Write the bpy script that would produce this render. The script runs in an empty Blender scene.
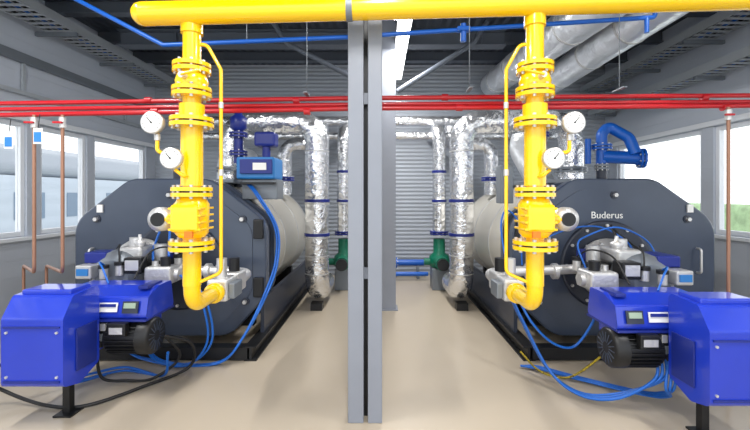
import bpy, bmesh, math, random
from mathutils import Vector, Matrix
random.seed(4)
scene = bpy.context.scene
V = Vector

# ------------------------------------------------------------ materials
def lin(c):
    o = []
    for v in c:
        v = v / 255.0
        o.append(v / 12.92 if v <= 0.04045 else ((v + 0.055) / 1.055) ** 2.4)
    return (*o, 1.0)

def mat(name, rgb, metal=0.0, rough=0.5, bump=None, var=0.0, varscale=4.0, emit=0.0, wave=None, coat=0.0):
    m = bpy.data.materials.new(name)
    m.use_nodes = True
    nt = m.node_tree
    b = nt.nodes['Principled BSDF']
    b.inputs['Base Color'].default_value = lin(rgb)
    b.inputs['Metallic'].default_value = metal
    b.inputs['Roughness'].default_value = rough
    b.inputs['Coat Weight'].default_value = coat
    tc = nt.nodes.new('ShaderNodeTexCoord')
    if emit:
        b.inputs['Emission Color'].default_value = lin(rgb)
        b.inputs['Emission Strength'].default_value = emit
    if var:
        n = nt.nodes.new('ShaderNodeTexNoise')
        n.inputs['Scale'].default_value = varscale
        n.inputs['Detail'].default_value = 5
        r = nt.nodes.new('ShaderNodeValToRGB')
        c = lin(rgb)
        r.color_ramp.elements[0].position = 0.3
        r.color_ramp.elements[1].position = 0.7
        r.color_ramp.elements[0].color = (c[0] * (1 - var), c[1] * (1 - var), c[2] * (1 - var), 1)
        r.color_ramp.elements[1].color = (min(1, c[0] * (1 + var)), min(1, c[1] * (1 + var)), min(1, c[2] * (1 + var)), 1)
        nt.links.new(tc.outputs['Object'], n.inputs['Vector'])
        nt.links.new(n.outputs['Fac'], r.inputs['Fac'])
        nt.links.new(r.outputs['Color'], b.inputs['Base Color'])
    if bump:
        n = nt.nodes.new('ShaderNodeTexNoise')
        n.inputs['Scale'].default_value = bump[0]
        n.inputs['Detail'].default_value = 3
        n.inputs['Distortion'].default_value = bump[2] if len(bump) > 2 else 0
        bp = nt.nodes.new('ShaderNodeBump')
        bp.inputs['Strength'].default_value = bump[1]
        bp.inputs['Distance'].default_value = 0.03
        nt.links.new(tc.outputs['Object'], n.inputs['Vector'])
        nt.links.new(n.outputs['Fac'], bp.inputs['Height'])
        nt.links.new(bp.outputs['Normal'], b.inputs['Normal'])
    if wave:
        w = nt.nodes.new('ShaderNodeTexWave')
        w.bands_direction = wave[0]
        w.inputs['Scale'].default_value = wave[1]
        w.wave_profile = wave[3] if len(wave) > 3 else 'SIN'
        bp = nt.nodes.new('ShaderNodeBump')
        bp.inputs['Strength'].default_value = wave[2]
        bp.inputs['Distance'].default_value = 0.03
        nt.links.new(tc.outputs['Object'], w.inputs['Vector'])
        nt.links.new(w.outputs['Fac'], bp.inputs['Height'])
        nt.links.new(bp.outputs['Normal'], b.inputs['Normal'])
    return m

def foil(name, rgb, rough, s1, strength, dist=.03):
    m = mat(name, rgb, .9, rough, var=.05, varscale=5)
    nt = m.node_tree; b = nt.nodes['Principled BSDF']
    tc = nt.nodes['Texture Coordinate']
    n = nt.nodes.new('ShaderNodeTexNoise'); n.inputs['Scale'].default_value = 5
    add = nt.nodes.new('ShaderNodeVectorMath'); add.operation = 'ADD'
    sc = nt.nodes.new('ShaderNodeVectorMath'); sc.operation = 'SCALE'; sc.inputs[3].default_value = .18
    nt.links.new(tc.outputs['Object'], n.inputs['Vector'])
    nt.links.new(n.outputs['Color'], sc.inputs[0])
    nt.links.new(tc.outputs['Object'], add.inputs[0]); nt.links.new(sc.outputs[0], add.inputs[1])
    v = nt.nodes.new('ShaderNodeTexVoronoi'); v.inputs['Scale'].default_value = s1; v.feature = 'F1'
    nt.links.new(add.outputs[0], v.inputs['Vector'])
    bp = nt.nodes.new('ShaderNodeBump'); bp.inputs['Strength'].default_value = strength; bp.inputs['Distance'].default_value = dist
    nt.links.new(v.outputs['Distance'], bp.inputs['Height'])
    bp2 = nt.nodes.new('ShaderNodeBump'); bp2.inputs['Strength'].default_value = strength; bp2.inputs['Distance'].default_value = dist
    n2 = nt.nodes.new('ShaderNodeTexNoise'); n2.inputs['Scale'].default_value = s1 * 2; n2.inputs['Detail'].default_value = 2
    nt.links.new(tc.outputs['Object'], n2.inputs['Vector'])
    nt.links.new(n2.outputs['Fac'], bp2.inputs['Height']); nt.links.new(bp.outputs['Normal'], bp2.inputs['Normal'])
    nt.links.new(bp2.outputs['Normal'], b.inputs['Normal'])
    return m

YEL = mat('yellow_paint', (252, 204, 4), 0, .2, coat=.6)
RED = mat('red_paint', (184, 20, 32), 0, .3, coat=.2)
BLU = mat('burner_blue_paint', (28, 56, 184), 0, .28, coat=.5, var=.05)
BLU2 = mat('dark_blue_plastic', (26, 42, 128), 0, .35)
PBLU = mat('pipe_blue_paint', (14, 92, 190), 0, .35)
CBLU = mat('blue_cable', (20, 100, 195), 0, .4)
LBLU = mat('actuator_blue', (40, 120, 190), 0, .4)
DARK = mat('boiler_graphite_paint', (64, 74, 92), 0.15, .3, var=.08, varscale=3, coat=.2)
DARK2 = mat('boiler_darker_panel', (46, 52, 66), 0.1, .36)
BLACK = mat('black_steel', (24, 25, 28), 0.2, .42)
BRUB = mat('black_rubber', (24, 24, 26), 0, .5)
SILV = foil('aluminium_foil_cladding', (232, 234, 238), .24, 10, .42)
DUCT = foil('galvanised_duct', (240, 243, 247), .3, 6, .35)
DUCT.node_tree.nodes['Principled BSDF'].inputs['Metallic'].default_value = .6
ALU = mat('cast_aluminium', (208, 208, 208), .6, .38, bump=(40, .15))
CLAD = mat('boiler_shell_cladding', (212, 208, 198), .5, .4, bump=(3, .12))
COLM = mat('column_grey_paint', (132, 137, 148), .0, .42, var=.04)
GREY = mat('steel_grey', (125, 132, 140), .4, .45)
CEILM = mat('ceiling_sheet', (66, 73, 84), .1, .6, wave=('X', 2.2, .8))
PURL = mat('purlin_steel', (90, 97, 108), .2, .5)
TRAY = mat('zinc_tray', (180, 186, 192), .4, .45)
WALLM = mat('wall_sandwich_panel', (188, 195, 207), 0, .5, wave=('Z', 1.6, .9, 'SAW'))
WALLB = mat('wall_ribbed_sheet', (164, 171, 182), 0, .5, wave=('Z', 4.0, .45))
FRAMEM = mat('window_frame_white', (222, 226, 232), 0, .4)
COPP = mat('copper_pipe', (158, 118, 98), .4, .4)
WHITE = mat('white_enamel', (240, 240, 238), 0, .4)
GREEN = mat('pump_green', (0, 110, 84), 0, .4)
FLUO = mat('lamp_diffuser', (255, 255, 255), 0, .5, emit=7)
ORNG = mat('orange_label', (230, 120, 20), 0, .5)
LCD = mat('display_grey_green', (150, 170, 150), 0, .2)
FLOORM = mat('beige_grey_epoxy_floor', (180, 168, 150), 0, .3, var=.035, varscale=.8)

def glass_mat():
    m = bpy.data.materials.new('window_glass')
    m.use_nodes = True
    nt = m.node_tree
    nt.nodes.remove(nt.nodes['Principled BSDF'])
    o = nt.nodes['Material Output']
    t = nt.nodes.new('ShaderNodeBsdfTransparent')
    g = nt.nodes.new('ShaderNodeBsdfGlossy')
    g.inputs['Roughness'].default_value = .02
    mx = nt.nodes.new('ShaderNodeMixShader')
    mx.inputs[0].default_value = .06
    nt.links.new(t.outputs[0], mx.inputs[1])
    nt.links.new(g.outputs[0], mx.inputs[2])
    nt.links.new(mx.outputs[0], o.inputs['Surface'])
    return m
GLASS = glass_mat()

# ------------------------------------------------------------ geometry builder
def frame(d):
    d = d.normalized()
    up = V((0, 0, 1)) if abs(d.z) < .9 else V((1, 0, 0))
    u = d.cross(up).normalized()
    return u, d.cross(u).normalized()

def fillet(pts, rad, n=7, closed=False):
    pts = [V(p) for p in pts]
    if not rad:
        return pts
    out = []
    N = len(pts)
    for i, p in enumerate(pts):
        if not closed and i in (0, N - 1):
            out.append(p); continue
        a, c = pts[(i - 1) % N], pts[(i + 1) % N]
        d1, d2 = (a - p), (c - p)
        l1, l2 = d1.length, d2.length
        d1.normalize(); d2.normalize()
        ang = d1.angle(d2)
        if ang > math.pi - .02:
            out.append(p); continue
        t = min(rad / math.tan(ang / 2), l1 * .48, l2 * .48)
        r = t * math.tan(ang / 2)
        bis = (d1 + d2).normalized()
        cen = p + bis * (r / math.sin(ang / 2))
        s, e = p + d1 * t - cen, p + d2 * t - cen
        tot = s.angle(e)
        for k in range(n + 1):
            f = k / n
            v = (s * math.sin((1 - f) * tot) + e * math.sin(f * tot)) / math.sin(tot)
            out.append(cen + v)
    return out

def catmull(pts, n=8):
    pts = [V(p) for p in pts]
    P = [pts[0] * 2 - pts[1]] + pts + [pts[-1] * 2 - pts[-2]]
    out = []
    for i in range(1, len(P) - 2):
        a, b, c, d = P[i - 1:i + 3]
        for k in range(n):
            t = k / n
            out.append(.5 * ((2 * b) + (c - a) * t + (2 * a - 5 * b + 4 * c - d) * t * t + (-a + 3 * b - 3 * c + d) * t ** 3))
    out.append(pts[-1])
    return out

class B:
    def __init__(s, name, M=None):
        s.name = name; s.v = []; s.f = []; s.mi = []; s.sm = []; s.mats = []
        s.M = M or Matrix.Identity(4)
    def m(s, mt):
        if mt not in s.mats: s.mats.append(mt)
        return s.mats.index(mt)
    def add(s, vs, fs, mt, smooth=False):
        o = len(s.v); k = s.m(mt)
        s.v += [V(v) for v in vs]
        for f in fs:
            s.f.append([i + o for i in f]); s.mi.append(k); s.sm.append(smooth)
    def box(s, lo, hi, mt, bev=0.0, rot=None, piv=None, seg=2):
        lo, hi = V(lo), V(hi)
        c = (lo + hi) / 2; sz = hi - lo
        bm = bmesh.new()
        bmesh.ops.create_cube(bm, size=1)
        for v in bm.verts:
            v.co = V((v.co.x * sz.x, v.co.y * sz.y, v.co.z * sz.z))
        if bev:
            bmesh.ops.bevel(bm, geom=list(bm.edges), offset=bev, segments=seg, affect='EDGES', profile=.5)
        bm.verts.index_update()
        R = Matrix.Rotation(rot[0], 3, rot[1]) if rot else Matrix.Identity(3)
        p = V(piv) if piv else c
        s.add([R @ (v.co + c - p) + p for v in bm.verts], [[v.index for v in f.verts] for f in bm.faces], mt)
        bm.free()
    def loft(s, rings, mt, smooth=True, caps=True):
        n = len(rings[0]); vs = []; fs = []
        for r in rings: vs += r
        for i in range(len(rings) - 1):
            for j in range(n):
                a = i * n + j; b2 = i * n + (j + 1) % n
                fs.append([a, b2, b2 + n, a + n])
        s.add(vs, fs, mt, smooth)
        if caps:
            s.add(rings[0], [list(range(n))], mt)
            s.add(rings[-1], [list(range(n))], mt)
    def tube(s, pts, r, mt, bend=0.0, seg=16, spline=False, caps=True):
        pts = catmull(pts) if spline else fillet(pts, bend)
        rings = []; u = None
        for i, p in enumerate(pts):
            d = (pts[min(i + 1, len(pts) - 1)] - pts[max(i - 1, 0)])
            if d.length < 1e-7: continue
            d.normalize()
            if u is None: u, w = frame(d)
            else:
                u = (u - d * u.dot(d))
                u = u.normalized() if u.length > 1e-5 else frame(d)[0]
            w = d.cross(u)
            rings.append([p + (u * math.cos(a) + w * math.sin(a)) * r for a in [2 * math.pi * k / seg for k in range(seg)]])
        s.loft(rings, mt, True, caps)
    def cyl(s, a, b, r, mt, seg=24, r2=None):
        a, b = V(a), V(b)
        u, w = frame(b - a)
        rr = r if r2 is None else r2
        an = [2 * math.pi * k / seg for k in range(seg)]
        s.loft([[a + (u * math.cos(t) + w * math.sin(t)) * r for t in an],
                [b + (u * math.cos(t) + w * math.sin(t)) * rr for t in an]], mt)
    def rev(s, o, d, prof, mt, seg=28, smooth=True):
        o, d = V(o), V(d).normalized(); u, w = frame(d)
        an = [2 * math.pi * k / seg for k in range(seg)]
        s.loft([[o + d * t + (u * math.cos(x) + w * math.sin(x)) * max(r, 1e-4) for x in an] for t, r in prof], mt, smooth)
    def prism(s, poly, ext, mt):
        poly = [V(p) for p in poly]; e = V(ext)
        n = len(poly)
        s.add(poly, [list(range(n))], mt)
        s.add([p + e for p in poly], [list(range(n))], mt)
        s.add(poly + [p + e for p in poly], [[i, (i + 1) % n, (i + 1) % n + n, i + n] for i in range(n)], mt)
    def flange(s, c, d, r, mt, th=.025, bolts=8, bmat=None, gap=.006):
        c, d = V(c), V(d).normalized()
        s.cyl(c - d * (th + gap), c - d * gap, r, mt)
        s.cyl(c + d * gap, c + d * (th + gap), r, mt)
        s.cyl(c - d * gap, c + d * gap, r * .8, BLACK)
        u, w = frame(d)
        for k in range(bolts):
            a = 2 * math.pi * (k + .5) / bolts
            q = c + (u * math.cos(a) + w * math.sin(a)) * r * .84
            s.cyl(q - d * (th + gap + .014), q + d * (th + gap + .014), r * .085, bmat or ALU, seg=6)
    def gauge(s, c, d, r, hi=True):
        c, d = V(c), V(d).normalized()
        s.rev(c, d, [(-.02, r * .5), (-.02, r * .96), (.012, r), (.02, r), (.022, r * .9)], ALU)
        s.cyl(c + d * .012, c + d * .024, r * .88, WHITE)
        s.box(c + d * .026 - V((.002, .002, r * .1)), c + d * .026 + V((.002, .002, r * .6)), BLACK, rot=(-.7, 'Y'), piv=c + d * .026)
        s.cyl(c + d * .024, c + d * .03, r * .08, BLACK, seg=10)
        for k in range(9):
            a = math.radians(-130 + k * 32.5)
            q = c + d * .0255 + V((math.sin(a), 0, math.cos(a))) * r * .72
            s.box(q - V((.0015, .001, .005)), q + V((.0015, .001, .005)), BLACK, rot=(a, 'Y'))
    def finish(s, parent=None):
        vs = [s.M @ v for v in s.v]
        lo = V([min(v[i] for v in vs) for i in range(3)]); hi = V([max(v[i] for v in vs) for i in range(3)])
        o = V(((lo.x + hi.x) / 2, (lo.y + hi.y) / 2, lo.z))
        me = bpy.data.meshes.new(s.name)
        me.from_pydata([v - o for v in vs], [], s.f)
        for mt in s.mats: me.materials.append(mt)
        for i, p in enumerate(me.polygons):
            p.material_index = s.mi[i]; p.use_smooth = s.sm[i]
        bm = bmesh.new(); bm.from_mesh(me)
        bmesh.ops.recalc_face_normals(bm, faces=bm.faces)
        bm.to_mesh(me); bm.free()
        ob = bpy.data.objects.new(s.name, me)
        ob.location = o
        scene.collection.objects.link(ob)
        if parent:
            ob.parent = parent
            ob.location = o - parent.location
        return ob

def T(x=0, y=0, z=0, sx=1):
    return Matrix.Translation((x, y, z)) @ Matrix.Diagonal((sx, 1, 1, 1))

W, YB, YF, H = 4.5, 8.0, -1.0, 4.2

# ------------------------------------------------------------ room shell
b = B('floor'); b.box((-W - .15, YF, -.1), (W + .15, YB + .15, 0), FLOORM); b.finish()
b = B('ceiling'); b.box((-W - .15, YF, H), (W + .15, YB + .15, H + .1), CEILM); b.finish()
b = B('wall_back'); b.box((-W - .15, YB, 0), (W + .15, YB + .15, H), WALLB); b.finish()

def side_wall(name, s, wins, z0=1.08, z1=2.52):
    b = B(name)
    x0, x1 = (W, W + .15)
    def bx(y0, y1, a, c): b.box((min(s * x0, s * x1), y0, a), (max(s * x0, s * x1), y1, c), WALLM)
    bx(YF, YB, 0, z0); bx(YF, YB, z1, H)
    ys = [YF] + [v for w in wins for v in w] + [YB]
    for i in range(0, len(ys), 2): bx(ys[i], ys[i + 1], z0, z1)
    b.finish()
wl = [(.2, 2.6), (2.8, 5.1), (5.3, 6.15), (6.3, 7.7)]
wr = [(.2, 3.1), (3.3, 5.4), (5.6, 7.6)]
side_wall('wall_left', -1, wl); side_wall('wall_right', 1, wr)
k = 1
for s, wins in ((-1, wl), (1, wr)):
    for y0, y1 in wins:
        b = B('window_%d' % k); k += 1
        z0, z1 = 1.08, 2.52; t = .06
        xa, xb = sorted((s * (W + .03), s * (W + .1)))
        b.box((xa, y0, z0), (xb, y0 + t, z1), FRAMEM, .006); b.box((xa, y1 - t, z0), (xb, y1, z1), FRAMEM, .006)
        b.box((xa, y0 + t, z0), (xb, y1 - t, z0 + t), FRAMEM, .006); b.box((xa, y0 + t, z1 - t), (xb, y1 - t, z1), FRAMEM, .006)
        xg = s * (W + .065)
        b.box((xg - .004, y0 + t, z0 + t), (xg + .004, y1 - t, z1 - t), GLASS)
        b.finish()
for s, nm in ((-1, 'trim_1'), (1, 'trim_2')):
    b = B(nm)
    xa, xb = sorted((s * (W - .07), s * W))
    b.box((xa, YF, 1.03), (xb, YB, 1.075), FRAMEM, .006)
    b.box((xa + .03 if s > 0 else xa + .02, YF, 2.53), (xb, YB, 2.6), FRAMEM, .006)
    b.finish()

# outside
GR = mat('outside_ground', (214, 218, 214), 0, .9, var=.1, varscale=.5)
b = B('ground_outside'); b.box((-60, -40, -.5), (60, 60, -.3), GR); b.finish()
OB = mat('pale_facade', (176, 186, 198), 0, .7, wave=('Z', .6, .6))
OW = mat('facade_glazing', (104, 124, 146), 0, .3)
OR = mat('roof_sheet', (140, 148, 158), .1, .5)
OG = mat('hedge_green', (150, 176, 134), 0, .9, bump=(8, 1), var=.25)
b = B('neighbouring_building'); b.box((-19, 6, -.3), (-13, 26, 2.3), OB)
b.prism(fillet([(-19.4, 5.8, 2.3), (-12.6, 5.8, 2.3), (-13.6, 5.8, 3.3), (-16, 5.8, 3.8), (-18.4, 5.8, 3.3)], .6, closed=True), (0, 20.4, 0), OR)
for i in range(8): b.box((-13.04, 7 + i * 2.4, .7), (-12.98, 8.3 + i * 2.4, 1.7), OW)
b.finish()
b = B('hedge'); b.box((11, 4, -.3), (12, 24, 1.3), OG, .2, seg=3); b.finish()

# ------------------------------------------------------------ ceiling steelwork
b = B('ceiling_purlins')
for y in [.8, 2.0, 3.2, 4.4, 5.4, 6.4, 7.3]:
    b.box((-W + .01, y - .035, H - .16), (W - .01, y + .035, H - .005), PURL)
    b.box((-W + .01, y - .07, H - .17), (W - .01, y + .07, H - .155), PURL)
b.finish()
b = B('roof_beam')
for zz in (H - .4, H - .19):
    b.box((-3.85, 5.85, zz), (1.85, 6.05, zz + .015), PURL)
b.box((-3.85, 5.94, H - .4), (1.85, 5.96, H - .19), PURL)
for x in (-3, -1.5, 1.5):
    b.box((x - .008, 5.86, H - .4), (x + .008, 6.04, H - .19), PURL)
b.finish()
b = B('roof_brace')
for s in (-1, 1):
    b.tube([(.12 + .12 * s, 5.6, 3.05), (1.3 * s, 5.6, 3.72), (1.5 * s, 5.6, 4.02)], .035, PURL, seg=8)
    b.tube([(.12 + .1 * s, 5.5, 4.0), (1.5 * s, 3.3, 4.0)], .03, PURL, seg=8)
b.finish()

# ------------------------------------------------------------ columns
b = B('steel_column')
b.box((-.225, 2.8, 0), (-.115, 2.98, H - .01), COLM, .006)
b.box((-.115, 2.9, 0), (-.085, 2.96, H - .01), BLACK)
b.box((-.085, 2.8, 0), (.015, 2.98, H - .01), COLM, .006)
for z in (1.0, 2.25, 3.3):
    b.box((-.13, 2.86, z), (-.07, 2.89, z + .08), COLM)
b.finish()
b = B('steel_column')
b.box((.03, 5.55, 0), (.22, 5.565, H - .01), COLM); b.box((.03, 5.735, 0), (.22, 5.75, H - .01), COLM)
b.box((.12, 5.565, 0), (.132, 5.735, H - .01), COLM); b.box((.0, 5.52, 0), (.25, 5.78, .015), COLM)
b.finish()

# ------------------------------------------------------------ lamps
def lamp(x, y0, y1, z=3.9, power=60):
    b = B('fluorescent_light')
    b.box((x - .09, y0, z), (x + .09, y1, z + .05), WHITE, .008)
    b.box((x - .08, y0 + .02, z - .05), (x + .08, y1 - .02, z), FLUO, .02)
    for y in (y0 + .2, y1 - .2):
        b.cyl((x, y, z + .05), (x, y, H), .008, GREY, seg=8)
    o = b.finish()
    l = bpy.data.lights.new('tube_glow', 'AREA'); l.shape = 'RECTANGLE'; l.size = .15; l.size_y = y1 - y0
    l.energy = power; l.color = (1, .98, .95)
    lo = bpy.data.objects.new('tube_glow', l); scene.collection.objects.link(lo)
    lo.parent = o; lo.location = V((x, (y0 + y1) / 2, z - .07)) - o.location
lamp(.3, 4.6, 5.85, 3.7, 60); lamp(.3, 5.9, 7.15, 3.7, 60)
for x, y0 in ((-2.6, 1.2), (2.6, 1.2), (0, .2)):
    lamp(x, y0, y0 + 1.25, 3.9, 90)

# ------------------------------------------------------------ cable trays
def tray(name, x0, x1, z, y0, y1, wallx):
    b = B(name)
    b.box((x0, y0, z), (x0 + .015, y1, z + .11), TRAY); b.box((x1 - .015, y0, z), (x1, y1, z + .11), TRAY)
    y = y0
    while y < y1:
        b.box((x0, y, z), (x1, y + .05, z + .01), TRAY); y += .12
    y = y0 + .4
    while y < y1:
        b.box((min(x0, wallx), y, z - .05), (max(x1, wallx), y + .04, z - .001), GREY); y += 1.2
    for i in range(5):
        xx = x0 + .05 + (x1 - x0 - .1) * i / 4
        b.tube([(xx, y0 + .02, z + .025), (xx + .01, (y0 + y1) / 2, z + .03), (xx, y1 - .02, z + .025)], .014, [BRUB, GREY, CBLU][i % 3], seg=8)
    b.finish()
tray('cable_tray', -4.35, -3.95, 3.72, 0, 7.9, -W + .012)
tray('cable_tray', 3.95, 4.35, 3.62, 0, 7.9, W - .012)
tray('cable_tray', 4.1, 4.4, 3.15, 0, 7.9, W - .012)
b = B('cable_conduit')
b.box((-4.49, 0, 3.25), (-4.42, 7.9, 3.36), GREY)
b.box((-4.49, 0, 2.85), (-4.44, 7.9, 2.9), TRAY)
for y in (1, 3, 5, 7): b.box((-4.49, y, 2.9), (-4.46, y + .04, 3.25), TRAY)
b.finish()

# ------------------------------------------------------------ boilers
def boiler(name, cx, hw, s):
    M = T(cx, 0, 0, s)
    b = B(name, M)
    yf = 4.15
    def oct_(k, zc=.0):
        pts = [(-.42 * k, 1.77), (.42 * k, 1.77), (hw, 1.33), (hw, .55), (.62, .14), (-.62, .14), (-hw, .55), (-hw, 1.33)]
        return fillet([(x, 0, z) for x, z in pts], .3, closed=True)
    p = oct_(1)
    def sc(pl, f, y): return [V((v.x * f, y, (v.z - .95) * f + .95)) for v in pl]
    b.loft([sc(p, .985, yf - .01), sc(p, 1, yf), sc(p, 1, yf + .1), sc(p, .985, yf + .11)], DARK, False)
    b.loft([sc(p, .93, yf + .11), sc(p, .93, yf + .42)], DARK2, True)
    b.loft([sc(p, .97, yf + .42), sc(p, .97, yf + .5)], DARK, False)
    hwb, hz = hw - .07, .8
    rings = []
    for y in (yf + .5, 7.0):
        rings.append([V((hwb * math.cos(a), y, .97 + hz * math.sin(a))) for a in [2 * math.pi * i / 64 for i in range(64)]])
    b.loft(rings, CLAD)
    for y in (5.3, 6.1, 6.9):
        b.loft([[V(((hwb + .006) * math.cos(a), y + dy, .97 + (hz + .006) * math.sin(a))) for a in [2 * math.pi * i / 64 for i in range(64)]] for dy in (0, .035)], ALU)
    b.loft([sc(p, .86, yf - .02), sc(p, .86, yf - .01)], DARK, False)
    for x, z in ((-.75, 1.35), (.75, 1.35), (-.78, .5), (.78, .5), (0, 1.6)):
        b.cyl((x, yf - .06, z), (x, yf, z), .022, ALU, seg=6)
        b.cyl((x, yf - .03, z), (x, yf - .01, z), .04, DARK2, seg=16)
    b.rev((-.1, yf - .02, .88), (0, -1, 0), [(0, .46), (.03, .46), (.035, .44)], DARK2, seg=40)
    for i in range(12):
        a = i * math.pi / 6
        b.cyl((-.1 + .41 * math.cos(a), yf - .075, .88 + .41 * math.sin(a)), (-.1 + .41 * math.cos(a), yf - .05, .88 + .41 * math.sin(a)), .016, ALU, seg=6)
    b.box((-hw + .02, yf - .06, .55), (-hw + .12, yf - .01, .75), BLACK, .01)
    b.box((-hw + .02, yf - .06, 1.15), (-hw + .12, yf - .01, 1.35), BLACK, .01)
    b.tube([(hw - .2, yf - .01, 1.05), (hw - .2, yf - .08, 1.05), (hw - .2, yf - .08, .8), (hw - .2, yf - .01, .8)], .012, ALU, .03, 8)
    b.box((hw - .3, yf - .015, 1.42), (hw - .24, yf - .03, 1.5), WHITE)
    for x in (-hw + .07, hw - .07):
        b.box((x - .06, 3.85, 0), (x + .06, 7.1, .015), BLACK); b.box((x - .06, 3.85, .125), (x + .06, 7.1, .14), BLACK)
        b.box((x - .012, 3.86, .015), (x + .012, 7.09, .125), BLACK)
    for y in (3.85, 5.4, 6.98):
        b.box((-hw + .1, y, .01), (hw - .1, y + .12, .13), BLACK)
    for y in (4.5, 6.4):
        b.box((-.75, y, .13), (.75, y + .1, .45), BLACK)
    b.box((-hw + .05, 4.25, .14), (-hw + .09, 6.9, .5), DARK2)
    b.box((-.45, 4.7, 1.74), (.45, 6.8, 1.79), GREY, .01)
    for x, y, r in ((-.1 if s < 0 else .25, 5.6, .16), (-.4, 5.0, .05), (.35, 5.0, .06)):
        b.cyl((x, y, 1.7), (x, y, 1.93), r, SILV if r > .1 else DARK2)
        b.flange((x, y, 1.95), (0, 0, 1), r * 1.35, GREY)
    return b, M
bl, ML = boiler('boiler', -2.17, .99, -1)
bl.box((-.98, 4.5, 1.78), (-.55, 4.9, 2.03), LBLU, .02)
bl.box((-.96, 4.47, 1.84), (-.6, 4.5, 2.0), BLU2, .005)
bl.box((-.9, 4.46, 1.88), (-.75, 4.468, 1.96), WHITE)
bl.box((-1.0, 4.55, 1.55), (-.6, 4.85, 1.78), GREY, .01)
bl.box((-.99, 4.48, 1.72), (-.6, 4.9, 1.745), BLACK)
bl.cyl((-.75, 5.0, 1.7), (-.75, 5.0, 2.3), .05, BLU2); bl.box((-.88, 4.9, 2.2), (-.62, 5.1, 2.38), BLU2, .03)
obL = bl.finish()
br, MR = boiler('boiler', 2.42, 1.05, 1)
br.box((-1.0, 4.7, 1.5), (-.85, 4.9, 1.95), GREY, .01)
obR = br.finish()
def lettering(parent, x, z, sz):
    cu = bpy.data.curves.new('lettering', 'FONT'); cu.body = 'Buderus'; cu.size = sz; cu.extrude = .002; cu.align_x = 'CENTER'
    t = bpy.data.objects.new('lettering', cu); scene.collection.objects.link(t)
    t.rotation_euler = (math.pi / 2, 0, 0); cu.materials.append(WHITE)
    t.parent = parent; t.location = V((x, 4.124, z)) - parent.location
lettering(obR, 2.34, 1.36, .1)
lettering(obL, -2.08, 1.36, .1)

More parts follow.
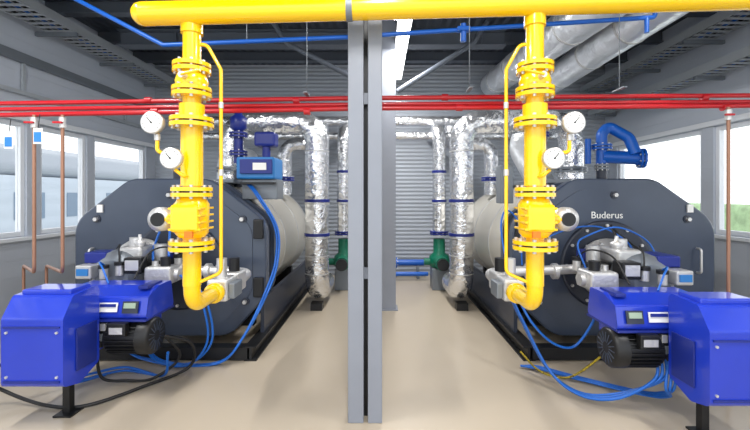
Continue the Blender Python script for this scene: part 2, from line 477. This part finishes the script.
# ------------------------------------------------------------ burners
def burner(M):
    b = B('gas_burner', M)
    b.rev((2.3, 4.07, .86), (0, -1, 0), [(0, .3), (.03, .3), (.035, .2), (.3, .2), (.31, .23), (.35, .23)], ALU)
    b.rev((2.3, 3.72, .86), (0, -1, 0), [(0, .21), (.12, .24), (.3, .22), (.34, .15)], GREY)
    for i in range(8):
        a = i * math.pi / 4 + .3
        b.cyl((2.3 + .26 * math.cos(a), 4.06, .86 + .26 * math.sin(a)), (2.3 + .26 * math.cos(a), 4.01, .86 + .26 * math.sin(a)), .015, ALU, seg=6)
    b.box((2.08, 3.5, .98), (2.3, 3.85, 1.12), ALU, .03, seg=3); b.cyl((2.2, 3.65, 1.1), (2.2, 3.65, 1.2), .05, ALU)
    b.box((2.36, 3.4, .98), (2.56, 3.7, 1.08), BLU2, .015); b.cyl((1.98, 3.72, .9), (1.98, 3.72, 1.13), .06, ALU)
    b.box((1.74, 3.3, .8), (1.98, 3.55, .96), ALU, .025, seg=3)
    b.cyl((1.82, 3.4, .96), (1.82, 3.4, 1.04), .045, BLACK); b.cyl((1.92, 3.42, .96), (1.92, 3.42, 1.0), .03, ALU)
    b.box((1.86, 3.6, .82), (2.1, 3.9, .98), BLACK, .02)
    b.box((2.0, 3.3, .9), (2.16, 3.45, 1.04), BLACK, .01); b.box((2.02, 3.29, .93), (2.14, 3.3, 1.02), ALU)
    b.box((1.9, 3.75, .98), (2.02, 3.88, 1.08), BLU2, .01)
    for i in range(4): b.cyl((2.12 + i * .05, 3.49, 1.0), (2.12 + i * .05, 3.47, 1.0), .014, BLACK, 6)
    for (x, y, z) in ((2.22, 3.36, .94), (2.33, 3.3, .92), (1.78, 3.62, .98)):
        b.cyl((x, y, z - .06), (x, y, z + .03), .035, ALU, 14); b.cyl((x, y, z + .03), (x, y, z + .06), .045, BLACK, 14)
    b.box((2.42, 3.26, .86), (2.56, 3.4, .98), ALU, .012); b.box((2.44, 3.25, .89), (2.54, 3.262, .95), LBLU)
    b.rev((2.14, 3.62, 1.12), (0, 0, 1), [(0, .04), (.02, .055), (.05, .055), (.06, .02), (.11, .015)], ALU)
    b.cyl((1.7, 3.42, .88), (1.76, 3.42, .88), .06, ALU, 6)
    b.tube([(2.22, 3.36, 1.0), (2.24, 3.4, 1.1), (2.3, 3.55, 1.14), (2.36, 3.6, 1.08)], .007, BRUB, seg=6, spline=True)
    b.tube([(2.33, 3.3, .98), (2.3, 3.2, 1.02), (2.2, 3.1, .98), (2.12, 3.05, .87)], .008, CBLU, seg=6, spline=True)
    b.tube([(1.78, 3.62, 1.04), (1.84, 3.5, 1.12), (1.95, 3.35, 1.08), (2.0, 3.2, .88)], .008, BRUB, seg=6, spline=True)
    # housing and round fan case
    b.box((1.84, 2.98, .42), (2.34, 3.4, .68), BLU, .05, seg=3)
    b.rev((2.36, 3.12, .6), (-1, 0, 0), [(0, .23), (.03, .26), (.26, .26), (.29, .22)], BLU, seg=40)
    # hood with sloped front
    hood = [(0, 2.82, .64), (0, 2.86, .81), (0, 3.02, .865), (0, 3.2, .87), (0, 3.24, .64)]
    hood = fillet(hood, .03, 4, True)
    b.prism([(1.68, p.y, p.z) for p in hood], (.66, 0, 0), BLU)
    b.box((1.675, 2.815, .625), (2.345, 3.245, .643), BLU2, .004)
    b.box((1.9, 2.825, .7), (2.04, 2.833, .77), WHITE, rot=(-.22, 'X')); b.box((1.91, 2.818, .74), (2.03, 2.826, .762), BLU2, rot=(-.22, 'X'))
    b.box((2.1, 2.826, .71), (2.22, 2.834, .75), LBLU, rot=(-.22, 'X'))
    b.box((1.74, 2.822, .69), (1.86, 2.832, .78), DARK2, rot=(-.22, 'X')); b.box((1.755, 2.816, .73), (1.845, 2.826, .77), LCD, rot=(-.22, 'X'))
    b.box((1.72, 2.92, .85), (1.8, 3.14, .88), BLU2, .008)
    # terminal rail
    b.box((1.98, 2.84, .46), (2.3, 2.98, .62), BLACK, .01)
    for r_ in range(2):
        for i in range(6):
            b.box((1.99 + i * .05, 2.82, .475 + r_ * .08), (2.03 + i * .05, 2.84, .53 + r_ * .08), [GREY, ALU, BLACK][(i + r_) % 3], .003)
    for i in range(4):
        b.cyl((2.0 + i * .07, 2.88, .46), (2.0 + i * .07, 2.88, .41), .02, BRUB, seg=10)
    # motor
    c = V((2.0, 2.92, .49))
    b.cyl(c, c + V((-.3, 0, 0)), .12, BLACK, 32)
    for i in range(26):
        a = 2 * math.pi * i / 26
        p = c + V((0, math.cos(a), math.sin(a))) * .125
        b.box(p + V((-.26, -.003, -.014)), p + V((-.02, .003, .014)), BLACK, rot=(a - math.pi / 2, 'X'), piv=p)
    b.rev(c + V((-.25, 0, 0)), (-1, 0, 0), [(0, .142), (.08, .142), (.1, .125), (.102, .03)], BLACK, seg=32)
    for i in range(16):
        a = 2 * math.pi * i / 16
        p = c + V((-.353, .075 * math.cos(a), .075 * math.sin(a)))
        b.box(p + V((-.002, -.003, -.035)), p + V((.002, .003, .035)), DARK, rot=(a - math.pi / 2, 'X'), piv=p)
    b.box(c + V((-.2, -.16, .04)), c + V((-.06, -.1, .14)), BLACK, .01)
    b.box(c + V((-.18, -.163, .06)), c + V((-.08, -.16, .11)), ALU)
    # air intake box
    prof = [(0, 2.45, .3), (0, 2.45, .76), (0, 2.54, .9), (0, 2.8, .92), (0, 2.8, .34), (0, 2.6, .26)]
    prof = fillet(prof, .04, 4, True)
    b.prism([(2.02, p.y, p.z) for p in prof], (.42, 0, 0), BLU)
    b.box((2.008, 2.56, .36), (2.02, 2.76, .66), BLU2, .004)
    b.box((2.04, 2.44, .33), (2.42, 2.452, .345), BLU2); b.box((2.04, 2.44, .7), (2.42, 2.452, .712), BLU2)
    for x in (2.06, 2.4):
        for z in (.37, .67): b.cyl((x, 2.44, z), (x, 2.452, z), .009, ALU, 8)
    b.box((2.05, 2.56, .895), (2.4, 2.76, .935), BLU, .012)
    b.box((2.1, 2.78, .36), (2.42, 3.0, .84), BLU, .03)
    # support leg
    b.box((2.14, 2.66, 0), (2.19, 2.71, .34), BLACK); b.box((2.1, 2.62, 0), (2.23, 2.75, .012), BLACK)
    b.box((2.36, 3.0, .55), (2.5, 3.2, .8), BLU2, .015); b.tube([(2.4, 3.2, .75), (2.45, 3.4, .9), (2.4, 3.6, .95)], .01, ALU, seg=8)
    return b
b = burner(T(0, 0, 0, 1)); b.finish()
b = burner(T(-.12, 0, 0, -1))
def remap(y):
    return y + .25 if y < 3.3 else 3.55 + (y - 3.3) * (.52 / .77)
b.v = [V((v.x, remap(v.y), v.z)) for v in b.v]; b.finish()

# ------------------------------------------------------------ gas header
b = B('gas_header_pipe')
hz = lambda x: 2.785 + (x + 1.55) * .027
b.tube([(-1.55, 2.62, hz(-1.55)), (4.4, 2.62, hz(4.4))], .076, YEL, seg=28)
b.rev((-1.55, 2.62, hz(-1.55)), (-1, 0, 0), [(0, .076), (.03, .07), (.055, .05), (.065, .0)], YEL)
for x in (-.2, 3.2):
    b.cyl((x - .02, 2.62, hz(x)), (x + .02, 2.62, hz(x)), .082, GREY)
    b.cyl((x, 2.62, 2.9), (x, 2.62, H - .02), .008, GREY, seg=8)
b.finish()

# ------------------------------------------------------------ gas trains
def train(X, s, ztop):
    M = T(X, 2.66, 0, s)
    b = B('gas_train', M); r = .058
    b.cyl((0, 0, ztop), (0, 0, 1.0), r, YEL)
    b.cyl((0, 0, ztop), (0, 0, ztop - .08), .07, YEL)
    b.flange((0, 0, 2.44), (0, 0, 1), .12, YEL)
    b.rev((0, 0, 2.30), (0, 0, 1), [(-.03, .075), (0, .09), (.05, .105), (.1, .09), (.13, .07)], YEL)
    b.flange((0, 0, 2.28), (0, 0, 1), .125, YEL)
    b.cyl((0, -.1, 2.36), (0, -.15, 2.36), .02, ALU); b.tube([(0, -.15, 2.36), (.13, -.17, 2.38)], .01, YEL, seg=8)
    b.cyl((0, 0, 2.2), (0, 0, 2.05), .08, YEL)
    b.flange((0, 0, 2.08), (0, 0, 1), .138, YEL)
    b.cyl((0, 0, 2.05), (0, 0, 1.66), .07, YEL)
    b.flange((0, 0, 1.62), (0, 0, 1), .13, YEL)
    b.rev((0, 0, 1.32), (0, 0, 1), [(0, .08), (.03, .105), (.22, .11), (.27, .08)], YEL)
    b.box((-.09, -.12, 1.36), (.09, -.07, 1.54), YEL, .02)
    for i in range(4): b.box((-.105, -.11, 1.37 + i * .045), (.105, .1, 1.385 + i * .045), YEL, .004)
    b.flange((0, 0, 1.27), (0, 0, 1), .143, YEL)
    b.cyl((-.1, 0, 1.44), (-.2, -.02, 1.44), .04, YEL)
    b.rev((-.2, .05, 1.44), (0, -1, 0), [(0, .065), (.03, .08), (.08, .08), (.1, .05)], ALU)
    b.cyl((-.2, -.05, 1.44), (-.2, -.06, 1.44), .045, BLACK)
    b.tube([(0, 0, 1.25), (0, 0, .86), (0, .35, .86)], .053, YEL, .11, 24)
    b.rev((0, .33, .86), (0, 1, 0), [(0, .055), (.01, .075), (.05, .075), (.06, .055)], YEL)
    b.box((-.08, .4, .78), (.08, .62, .95), ALU, .02, seg=3)
    b.box((-.07, .66, .78), (.07, .88, .95), ALU, .02, seg=3)
    b.cyl((0, .36, .86), (0, .98, .86), .055, ALU)
    b.cyl((0, .5, .95), (0, .5, 1.1), .04, ALU); b.cyl((0, .77, .95), (0, .77, 1.06), .045, BLACK)
    b.box((.08, .42, .8), (.13, .6, .92), GREY, .01)
    b.tube([(0, .98, .86), (0, 1.12, .86), (-.3, 1.12, .88)], .05, ALU, .08, 16)
    b.tube([(-.3, 1.12, .88), (-.82, 1.12, .9)], .045, ALU, 0, 16)
    for x in (-.35, -.6): b.cyl((x, 1.12, .88), (x - .04, 1.12, .88), .075, ALU)
    b.tube([(0, 0, 2.6), (.1, 0, 2.6), (.185, .02, 2.44), (.185, .02, 1.08), (.05, 0, 1.02)], .012, YEL, .05, 10)
    for z in (2.2, 1.75): b.cyl((.185, .02, z - .02), (.185, .02, z + .02), .018, ALU, 8)
    b.tube([(-.06, 0, 1.88), (-.22, -.02, 1.88), (-.22, -.02, 2.02)], .013, YEL, .03, 10)
    b.cyl((-.22, -.02, 1.96), (-.22, -.02, 2.0), .02, ALU, 10)
    b.gauge((-.23, -.05, 2.07), (0, -1, 0), .073)
    b.tube([(0, -.06, 1.72), (0, -.12, 1.72), (-.05, -.12, 1.76)], .012, YEL, .02, 10)
    b.gauge((-.06, -.14, 1.83), (0, -1, 0), .068)
    b.box((.02, -.15, 1.33), (.07, -.13, 1.37), ORNG)
    return b.finish()
train(-1.25, 1, 2.75); train(1.03, -1, 2.8)

# ------------------------------------------------------------ red pipes
b = B('red_water_pipes')
for y, z0, z1, r in ((3.2, 2.285, 2.325, .017), (3.24, 2.34, 2.385, .019), (3.16, 2.225, 2.285, .019)):
    b.tube([(-4.4, y, z0 - .02), (-.1, y, z1), (4.4, y, z1 + .03)], r, RED, .2, 12)
for x in (-3.2, -.6, .7, 1.9, 3.9):
    zz = 2.32 if x < 0 else 2.36
    b.box((x, 3.12, zz + .08), (x + .03, 3.28, zz + .09), GREY); b.cyl((x + .015, 3.2, zz + .09), (x + .015, 3.2, H - .02), .003, GREY, 8)
for x in (-1.9, -.7, .5, 2.6):
    b.cyl((x, 3.24, 2.365 if x < 0 else 2.39), (x + .05, 3.24, 2.365 if x < 0 else 2.39), .027, RED)
    b.cyl((x + .1, 3.16, 2.26 if x < 0 else 2.29), (x + .15, 3.16, 2.26 if x < 0 else 2.29), .027, RED)
b.finish()

b = B('blue_overhead_pipe')
b.tube([(-3.0, 3.6, 3.5), (-1.95, 3.6, 2.95), (-.3, 3.6, 3.02), (2.475, 3.6, 3.2), (2.475, 3.6, 4.18)], .02, PBLU, .03, 12)
for x in (-1.2, 1.6): b.cyl((x, 3.6, 3.02 + .065 * (x + .3)), (x, 3.6, H - .02), .004, GREY, 8)
b.cyl((.75, 3.6, 2.98), (.75, 3.6, 3.14), .025, PBLU); b.box((.69, 3.56, 3.07), (.81, 3.64, 3.11), PBLU, .01)
b.cyl((2.4, 3.6, 3.06), (2.4, 3.6, 3.2), .02, PBLU)
b.finish()

# ------------------------------------------------------------ copper drops
def drop(x, y, ztop, dx):
    b = B('copper_vent_pipe')
    if dx:
        b.tube([(x, y, ztop), (x, y, 1.0), (x + dx, 3.85, .92), (x + dx, 3.85, 0)], .013, COPP, .06, 10)
        b.cyl((x + dx, 3.85, 0), (x + dx, 3.85, .012), .035, COPP, 12)
    else:
        b.tube([(x, y, ztop), (x, y, 0)], .013, COPP, seg=10)
        b.cyl((x, y, 0), (x, y, .012), .035, COPP, 12)
    b.cyl((x, y, ztop - .1), (x, y, ztop - .02), .024, ALU, 10)
    b.box((x - .05, y - .04, ztop - .07), (x + .02, y - .02, ztop - .055), RED, .003)
    return b
for x in (-2.68, -2.46): drop(x, 3.1, 2.22, -.75).finish()
for x in (2.7, 2.93): drop(x, 3.1, 2.28, 0).finish()
def tag(x, y, z):
    b = B('blue_tag'); b.box((x - .035, y, z - .06), (x + .035, y + .006, z + .06), WHITE, .002)
    b.box((x - .028, y - .003, z - .045), (x + .028, y, z + .03), LBLU)
    b.tube([(x, y + .003, z + .055), (x, y + .02, z + .17)], .003, BRUB, seg=6); b.finish()
tag(-2.88, 3.1, 2.02); tag(-2.61, 3.05, 2.05); tag(2.88, 3.05, 2.0)

# ------------------------------------------------------------ insulated pipes
def bands(b, pts, r):
    for p in pts:
        b.cyl(V(p) - V((0, 0, .02)), V(p) + V((0, 0, .02)), r + .012, BLU2)
        b.cyl(V(p) - V((0, 0, .05)), V(p) - V((0, 0, .03)), r + .008, ALU)
for x0, x1 in ((-2.07, -.88), (2.67, 1.14)):
    b = B('insulated_pipe')
    b.tube([(x0, 5.6, 1.99), (x0, 5.6, 2.62), (x1, 5.6, 2.62), (x1, 5.6, .24), (x1, 6.3, .24)], .165, SILV, .28, 24)
    bands(b, [(x1, 5.6, z) for z in (1.52, 1.05)], .165)
    for z in (2.2, .75, .5): b.cyl((x1, 5.6, z), (x1, 5.6, z + .012), .17, ALU)
    b.box((x1 - .08, 5.52, 0), (x1 + .08, 5.68, .1), BLACK); b.finish()
for sx in (-.62, 1.02):
    b = B('insulated_pipe')
    b.tube([(sx, 6.9, .9), (sx, 6.9, 2.75), (sx, 7.95, 2.75)], .115, SILV, .2, 20)
    b.flange((sx, 6.9, .95), (0, 0, 1), .16, BLU2)
    bands(b, [(sx, 6.9, 1.5), (sx, 6.9, 2.0)], .115)
    b.finish()
    b = B('circulation_pump')
    b.rev((sx, 6.9, .35), (0, 0, 1), [(0, .12), (.04, .17), (.2, .17), (.26, .1), (.5, .1)], GREEN)
    b.cyl((sx, 6.85, .47), (sx, 6.5, .47), .11, GREEN); b.cyl((sx, 6.5, .47), (sx, 6.42, .47), .095, BLACK)
    b.cyl((sx - .26, 6.9, .45), (sx + .26, 6.9, .45), .06, GREEN)
    b.box((sx - .14, 6.7, 0), (sx + .14, 7.05, .36), GREY, .01)
    b.finish()
for s, cx in ((-1, -1.5), (1, 1.75)):
    b = B('insulated_pipe')
    b.tube([(cx, 6.3, 1.6), (cx, 6.3, 2.4), (cx - s * .42, 6.3, 2.4), (cx - s * .42, 7.6, 2.4), (cx - s * .42, 7.6, 2.9)], .11, SILV, .2, 20)
    b.flange((cx, 6.3, 1.85), (0, 0, 1), .15, BLU2)
    b.finish()
b = B('insulated_pipe')
b.tube([(-3.6, 7.6, 3.0), (3.4, 7.6, 3.0)], .1, SILV, 0, 20)
b.tube([(-3.4, 7.35, 2.68), (-.2, 7.35, 2.68)], .075, SILV, 0, 20)
b.tube([(.3, 7.35, 2.68), (3.2, 7.35, 2.68)], .075, SILV, 0, 20); b.finish()
def ring_seams(b, p0, p1, n, r):
    p0, p1 = V(p0), V(p1); d = (p1 - p0).normalized()
    for i in range(n):
        q = p0.lerp(p1, (i + .5) / n); b.cyl(q, q + d * .03, r + .008, ALU)
b = B('flue_duct')
b.tube([(2.2, 2.2, 3.4), (2.2, 7.85, 3.76)], .23, DUCT, 0, 32)
ring_seams(b, (2.2, 2.2, 3.4), (2.2, 7.85, 3.76), 6, .23)
for y in (3.2, 5.4, 7.3): b.cyl((2.2, y, 3.7), (2.2, y, H - .01), .008, GREY, 8)
b.finish()
b = B('flue_duct')
b.tube([(2.42, 5.9, 1.7), (2.42, 6.9, 2.4), (2.72, 6.9, 3.4), (2.72, 1.9, 3.46)], .2, DUCT, .3, 32)
ring_seams(b, (2.72, 2.2, 3.457), (2.72, 6.4, 3.407), 5, .2)
b.finish()
b = B('flue_duct')
b.tube([(-2.6, 6.9, 1.7), (-2.6, 6.9, 2.3), (-2.6, 7.9, 2.3)], .2, DUCT, .3, 28); b.finish()

b = B('blue_relief_pipe')
b.tube([(2.77, 5.0, 1.99), (2.77, 5.0, 2.36), (2.85, 5.0, 2.46), (3.05, 4.9, 2.3), (3.1, 4.85, 2.1)], .065, PBLU, .1, 16)
b.tube([(2.77, 5.0, 2.08), (3.2, 4.9, 2.05)], .08, PBLU, .1, 16)
b.flange((2.77, 5, 2.2), (0, 0, 1), .12, PBLU); b.flange((3.2, 4.9, 2.05), (1, -.25, 0), .12, PBLU)
b.cyl((2.6, 5.0, 1.99), (2.6, 5.0, 2.3), .035, PBLU)
b.finish()
for x in (2.0, -1.77):
    b = B('safety_valve')
    b.cyl((x, 5, 1.99), (x, 5, 2.4), .055, BLU2); b.flange((x, 5, 2.12), (0, 0, 1), .11, BLU2); b.flange((x, 5, 2.35), (0, 0, 1), .11, BLU2)
    b.rev((x, 5, 2.4), (0, 0, 1), [(0, .06), (.04, .1), (.16, .1), (.2, .05), (.3, .03)], BLU2)
    b.finish()
b = B('blue_floor_pipe')
b.tube([(-.45, 7.7, .3), (.85, 7.7, .3)], .06, PBLU, 0, 16); b.tube([(-.45, 7.5, .12), (.9, 7.5, .12)], .04, PBLU, 0, 14)
b.flange((.3, 7.7, .3), (1, 0, 0), .1, PBLU)
for x in (-.3, .7): b.box((x, 7.62, 0), (x + .05, 7.78, .25), GREY)
b.finish()

# ------------------------------------------------------------ cables
b = B('blue_cable_bundle')
for o in (0, .025):
    b.tube([(-1.55 + o, 4.6, 1.75), (-1.36 + o, 4.4, 1.6), (-1.13 + o, 4.3, 1.25), (-1.1 + o, 4.2, .9), (-1.16 + o, 4.0, .6), (-1.3, 3.8 + o, .25), (-1.5, 3.75 + o, .03), (-1.9, 3.7 + o, .03), (-2.05, 3.55 + o, .2), (-1.95, 3.4, .6)], .012, CBLU, seg=8, spline=True)
b.tube([(-1.9, 3.6, 1.05), (-2.0, 3.8, 1.3), (-2.15, 4.0, 1.35), (-2.2, 3.9, 1.1), (-2.1, 3.7, 1.0)], .011, CBLU, seg=8, spline=True)
b.tube([(-1.7, 3.6, .9), (-1.75, 3.8, 1.2), (-1.9, 4.05, 1.35), (-2.0, 4.0, 1.1)], .01, BRUB, seg=8, spline=True)
for o in (0, .03): b.tube([(-2.3, 3.2, .45), (-2.5 - o, 3.2, .2), (-2.6, 3.4, .02 + o), (-2.3, 3.6, .02 + o), (-1.9, 3.5, .02), (-1.75, 3.3, .3)], .011, CBLU, seg=8, spline=True)
for o in (0, .04): b.tube([(-1.75, 3.5, .9), (-1.6 + o, 3.55, .7), (-1.55 + o, 3.6, .3), (-1.75, 3.65 + o, .05), (-2.1, 3.75 + o, .03), (-2.4, 3.8, .12), (-2.45, 3.6, .5)], .01, CBLU, seg=8, spline=True)
b.tube([(-2.6, 3.1, .6), (-2.75, 3.0, .45), (-2.78, 3.05, .2), (-2.6, 3.3, .04), (-2.4, 3.5, .03)], .012, CBLU, seg=8, spline=True)
b.finish()
b = B('blue_cable_bundle')
for o in (0, .03, .06):
    b.tube([(2.0 + o, 2.88, .42), (1.95 + o, 2.85, .28), (1.75, 2.95 + o, .1), (1.55, 3.1 + o, .05), (1.4, 3.3 + o, .15), (1.25, 3.5 + o, .5), (1.15, 3.7 + o, .8)], .011, CBLU, seg=8, spline=True)
    b.tube([(2.08 + o, 2.88, .42), (2.0 + o, 2.8, .25), (2.1, 2.9 + o, .14), (2.05, 3.1 + o, .05), (1.7, 3.4 + o, .03), (1.45, 3.6 + o, .03), (1.3, 3.7, .02)], .010, CBLU, seg=8, spline=True)
b.tube([(1.1, 3.3, .84), (1.2, 3.2, .6), (1.4, 3.25, .4), (1.6, 3.3, .35), (1.72, 3.25, .55), (1.72, 3.2, .68)], .01, CBLU, seg=8, spline=True)
b.tube([(1.5, 3.9, .75), (1.6, 4.0, 1.1), (1.9, 4.05, 1.25), (2.2, 4.0, 1.28), (2.4, 3.9, 1.15), (2.35, 3.7, 1.05)], .008, CBLU, seg=8, spline=True)
b.tube([(1.14, 3.6, .95), (1.15, 3.8, 1.3), (1.25, 3.95, 1.45), (1.4, 4.02, 1.3), (1.42, 4.0, .9)], .008, CBLU, seg=8, spline=True)
b.tube([(2.2, 3.6, 1.1), (2.25, 3.9, 1.3), (2.4, 4.0, 1.2), (2.5, 3.8, 1.05)], .012, BRUB, seg=8, spline=True)
b.tube([(1.8, 3.5, .96), (1.78, 3.6, 1.15), (1.95, 3.75, 1.22), (2.2, 3.7, 1.3), (2.55, 3.8, 1.15), (2.6, 3.7, .9)], .008, CBLU, seg=8, spline=True)
b.finish()
b = B('black_hose')
b.tube([(-2.6, 3.0, .4), (-2.9, 2.9, .3), (-2.85, 3.05, .1), (-2.5, 3.0, .022), (-2.2, 3.0, .022), (-1.95, 3.3, .022), (-1.72, 3.6, .05), (-1.65, 3.5, .3), (-1.85, 3.3, .45)], .013, BRUB, seg=10, spline=True)
b.tube([(-2.3, 3.25, .4), (-2.3, 3.3, .1), (-2.15, 3.4, .022), (-1.95, 3.45, .022), (-1.75, 3.5, .2), (-1.85, 3.3, .5)], .012, BRUB, seg=10, spline=True)
b.finish()
b = B('yellow_black_hose')
b.tube([(1.3, 3.7, .15), (1.4, 3.5, .06), (1.6, 3.4, .05), (1.8, 3.3, .25), (1.9, 3.2, .45)], .009, mat('striped_sheath', (150, 130, 20), 0, .5, var=.9, varscale=60), seg=10, spline=True); b.finish()

# ------------------------------------------------------------ world / camera
w = bpy.data.worlds.new('World'); scene.world = w; w.use_nodes = True
bg = w.node_tree.nodes['Background']
bg.inputs[0].default_value = (.94, .97, 1, 1); bg.inputs[1].default_value = 2.1
scene.view_settings.view_transform = 'Standard'
scene.view_settings.exposure = 0.0
cam = bpy.data.cameras.new('camera'); co = bpy.data.objects.new('camera', cam); scene.collection.objects.link(co)
co.location = (0, 0, 1.6); co.rotation_euler = (math.pi / 2, 0, 0)
cam.sensor_width = 36; cam.lens = 400 / 750 * 36; cam.shift_x = -5 / 750; cam.shift_y = -20 / 750
cam.clip_start = .05
scene.camera = co
